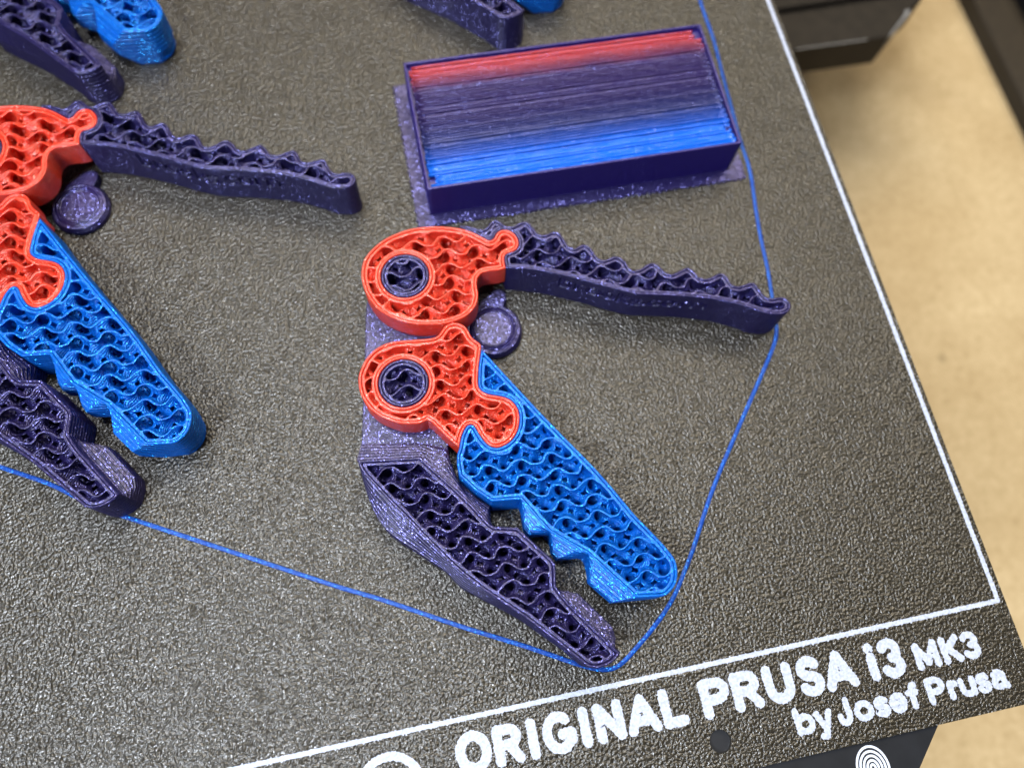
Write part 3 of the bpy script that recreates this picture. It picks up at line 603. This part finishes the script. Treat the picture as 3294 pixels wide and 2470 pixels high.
RZ = 3.65
PIN1, PIN2, PR = (-87.9 - CX, 72.35 - CY), (-91.15 - CX, 52.97 - CY), 4.10
red_lever = shrink(sample([(p[0]-CX, p[1]-CY) + tuple(p[2:]) for p in RED_LEVER])[0])
red_jaw = shrink(sample([(p[0]-CX, p[1]-CY) + tuple(p[2:]) for p in RED_JAW])[0])
handle = shrink(sample([(p[0]-CX, p[1]-CY) + tuple(p[2:]) for p in HANDLE_T], step=0.2)[0])
bt_, bm_, bb_ = sample([(p[0]-CX, p[1]-CY) + tuple(p[2:]) for p in BLUE_T], [[(p[0]-CX, p[1]-CY) for p in BLUE_M], [(p[0]-CX, p[1]-CY) for p in BLUE_B]])
bt_ = shrink(bt_); bm_ = shrink(bm_); bb_ = shrink(bb_)
jt_, jm_, jk_ = sample([(p[0]-CX, p[1]-CY) + tuple(p[2:]) for p in LOWJAW_T], [[(p[0]-CX, p[1]-CY) for p in LOWJAW_M], [(p[0]-CX, p[1]-CY) for p in LOWJAW_K]])
base_ = sample([(p[0]-CX, p[1]-CY) + tuple(p[2:]) for p in BASE])[0]
neck_ = sample([(p[0]-CX, p[1]-CY) + tuple(p[2:]) for p in PADNECK])[0]
if area(base_) < 0: base_ = base_[::-1]

def ring_part(cx, cy, r, z0, z1, hole=False):
    c = circle(cx, cy, r, 84)
    return loft([(z0, c), (z1, c)], z0, z1, hole=hole)

SH = {}
SH['cam_head'] = join(loft([(RZ, red_lever), (H, red_lever)], RZ, H), ring_part(*PIN1, PR + 0.14, RZ, H, True), floor_cap(red_lever, RZ + 0.5), floor_cap(red_lever, RZ + 0.02, 0.03))
SH['jaw_knuckle'] = join(loft([(RZ, red_jaw), (H, red_jaw)], RZ, H), ring_part(*PIN2, PR + 0.14, RZ, H, True), floor_cap(red_jaw, RZ + 0.5), floor_cap(red_jaw, RZ + 0.02, 0.03))
SH['handle'] = join(loft([(0, handle), (H, handle)], 0.0, H, groove=grooved_text, inset=0.02), floor_cap(handle, 0.8))
SH['jaw_blade'] = join(loft([(0, bb_), (3.1, bm_), (5.9, bm_), (H, bt_)], 0.0, H, inset=0.05, lh=0.45), floor_cap(bt_, 0.8))
SH['fixed_jaw'] = join(loft([(0, jm_), (3.7, jm_), (6.3, jk_), (H, jt_)], 0.0, H, inset=0.05, lh=0.45), floor_cap(jt_, 0.8))
c_pad = circle(-73.95 - CX, 62.9 - CY, 5.2, 72)
def disc(cx, cy, prof, n=72):
    V = []; Fs = []; k = len(prof)
    for r, z in prof:
        V += [(x, y, z) for x, y in circle(cx, cy, max(r, 0.001), n)]
    for a in range(k - 1):
        for i in range(n):
            j = (i + 1) % n; Fs.append([a*n+i, a*n+j, (a+1)*n+j, (a+1)*n+i])
    Fs.append([(k-1)*n+i for i in range(n)]); return np.array(V), Fs
pcx, pcy = -74.0 - CX, 62.75 - CY
SH['round_tab'] = join(disc(pcx, pcy, [(5.0, 0), (5.25, 0.25), (5.25, 0.8), (5.05, 1.2), (4.95, 1.45), (4.75, 1.68), (4.5, 1.75), (4.32, 1.66), (4.2, 1.76), (3.9, 1.84), (3.7, 1.72), (3.6, 1.80), (3.35, 1.86), (3.2, 1.8), (0.5, 1.82)]),
                       prism(neck_, 0.0, 1.62, 0.2))
SH['base_plate'] = prism(base_, 0.0, 3.6, 0.12)
PINR = []
for k_, (cx, cy) in enumerate((PIN1, PIN2)):
    c_ = circle(cx, cy, PR, 84)
    PINR.append(join(loft([(3.5, c_), (H, c_)], 3.5, H), floor_cap(c_, 4.45)))

MATS = {'cam_head': M_RED, 'jaw_knuckle': M_RED, 'handle': M_PURPLE, 'jaw_blade': M_BLUE, 'fixed_jaw': M_PURPLE, 'round_tab': M_PURPLE, 'base_plate': M_PURPLE}
INF = {'cam_head': (red_lever, RZ + 0.5, [PIN1 + (PR + 0.14,)]), 'jaw_knuckle': (red_jaw, RZ + 0.5, [PIN2 + (PR + 0.14,)]),
       'handle': (sample([(p[0]-CX, p[1]-CY) + tuple(p[2:]) for p in HANDLE_T])[0], 0.8, []), 'jaw_blade': (bt_, 0.8, []), 'fixed_jaw': (jt_, 0.8, [])}
GROUP = 'identical multicolour clamps printed on the sheet'
def clamp(dx, dy, label, shells=None, fills=None):
    t = empty('toggle_clamp', CX + dx, CY + dy); tag(t, label, 'clamp', GROUP)
    made = {}; fm = {}
    def put(name, key, data, mat, parent):
        if shells is not None:
            o = shells[key].copy(); COL.objects.link(o); o.parent = parent; o.name = name
        else: o = mesh(name, data[0], data[1], mat, parent, smooth=False)
        made[key] = o; return o
    for nm in ('base_plate', 'round_tab', 'fixed_jaw', 'cam_head', 'handle', 'jaw_knuckle', 'jaw_blade'):
        p = put(nm, nm, SH[nm], MATS[nm], t)
        if nm in ('base_plate',):
            for q in p.data.polygons: q.use_smooth = False
        if nm in INF:
            if fills is not None:
                g = fills[nm].copy(); COL.objects.link(g); g.parent = p; g.name = 'gyroid_infill'
            else:
                P, z0, hs = INF[nm]
                V, Q = infill(P, z0, H, CX + dx, CY + dy, hs)
                g = mesh('gyroid_infill', V, Q, MATS[nm], p)
            fm[nm] = g
    for i, (cx, cy) in enumerate((PIN1, PIN2)):
        key = 'pin%d' % i
        p = put('pivot_pin', key, PINR[i], M_PURPLE, t)
        if fills is not None:
            g = fills[key].copy(); COL.objects.link(g); g.parent = p; g.name = 'gyroid_infill'
        else:
            V, Q = infill(circle(cx, cy, PR, 60), 4.45, H, CX + dx, CY + dy, w=0.42)
            g = mesh('gyroid_infill', V, Q, M_PURPLE, p)
        fm[key] = g
    return made, fm
m1, f1 = clamp(0, 0, 'whole red, blue and purple clamp between the striped purge block and the white lettering')
m2, f2 = clamp(-71.2, 38.0, 'clamp cut off at its red cam, handle end pointing at the purge block', shells=m1)
clamp(-71.2, 120.9, 'clamp of which only the purple and bright blue jaw tips show behind a red cam', shells=m1, fills=f2)
clamp(10.3, 121.3, 'clamp showing just a purple jaw tip and blue sliver behind the purge block', shells=m1, fills=f1)
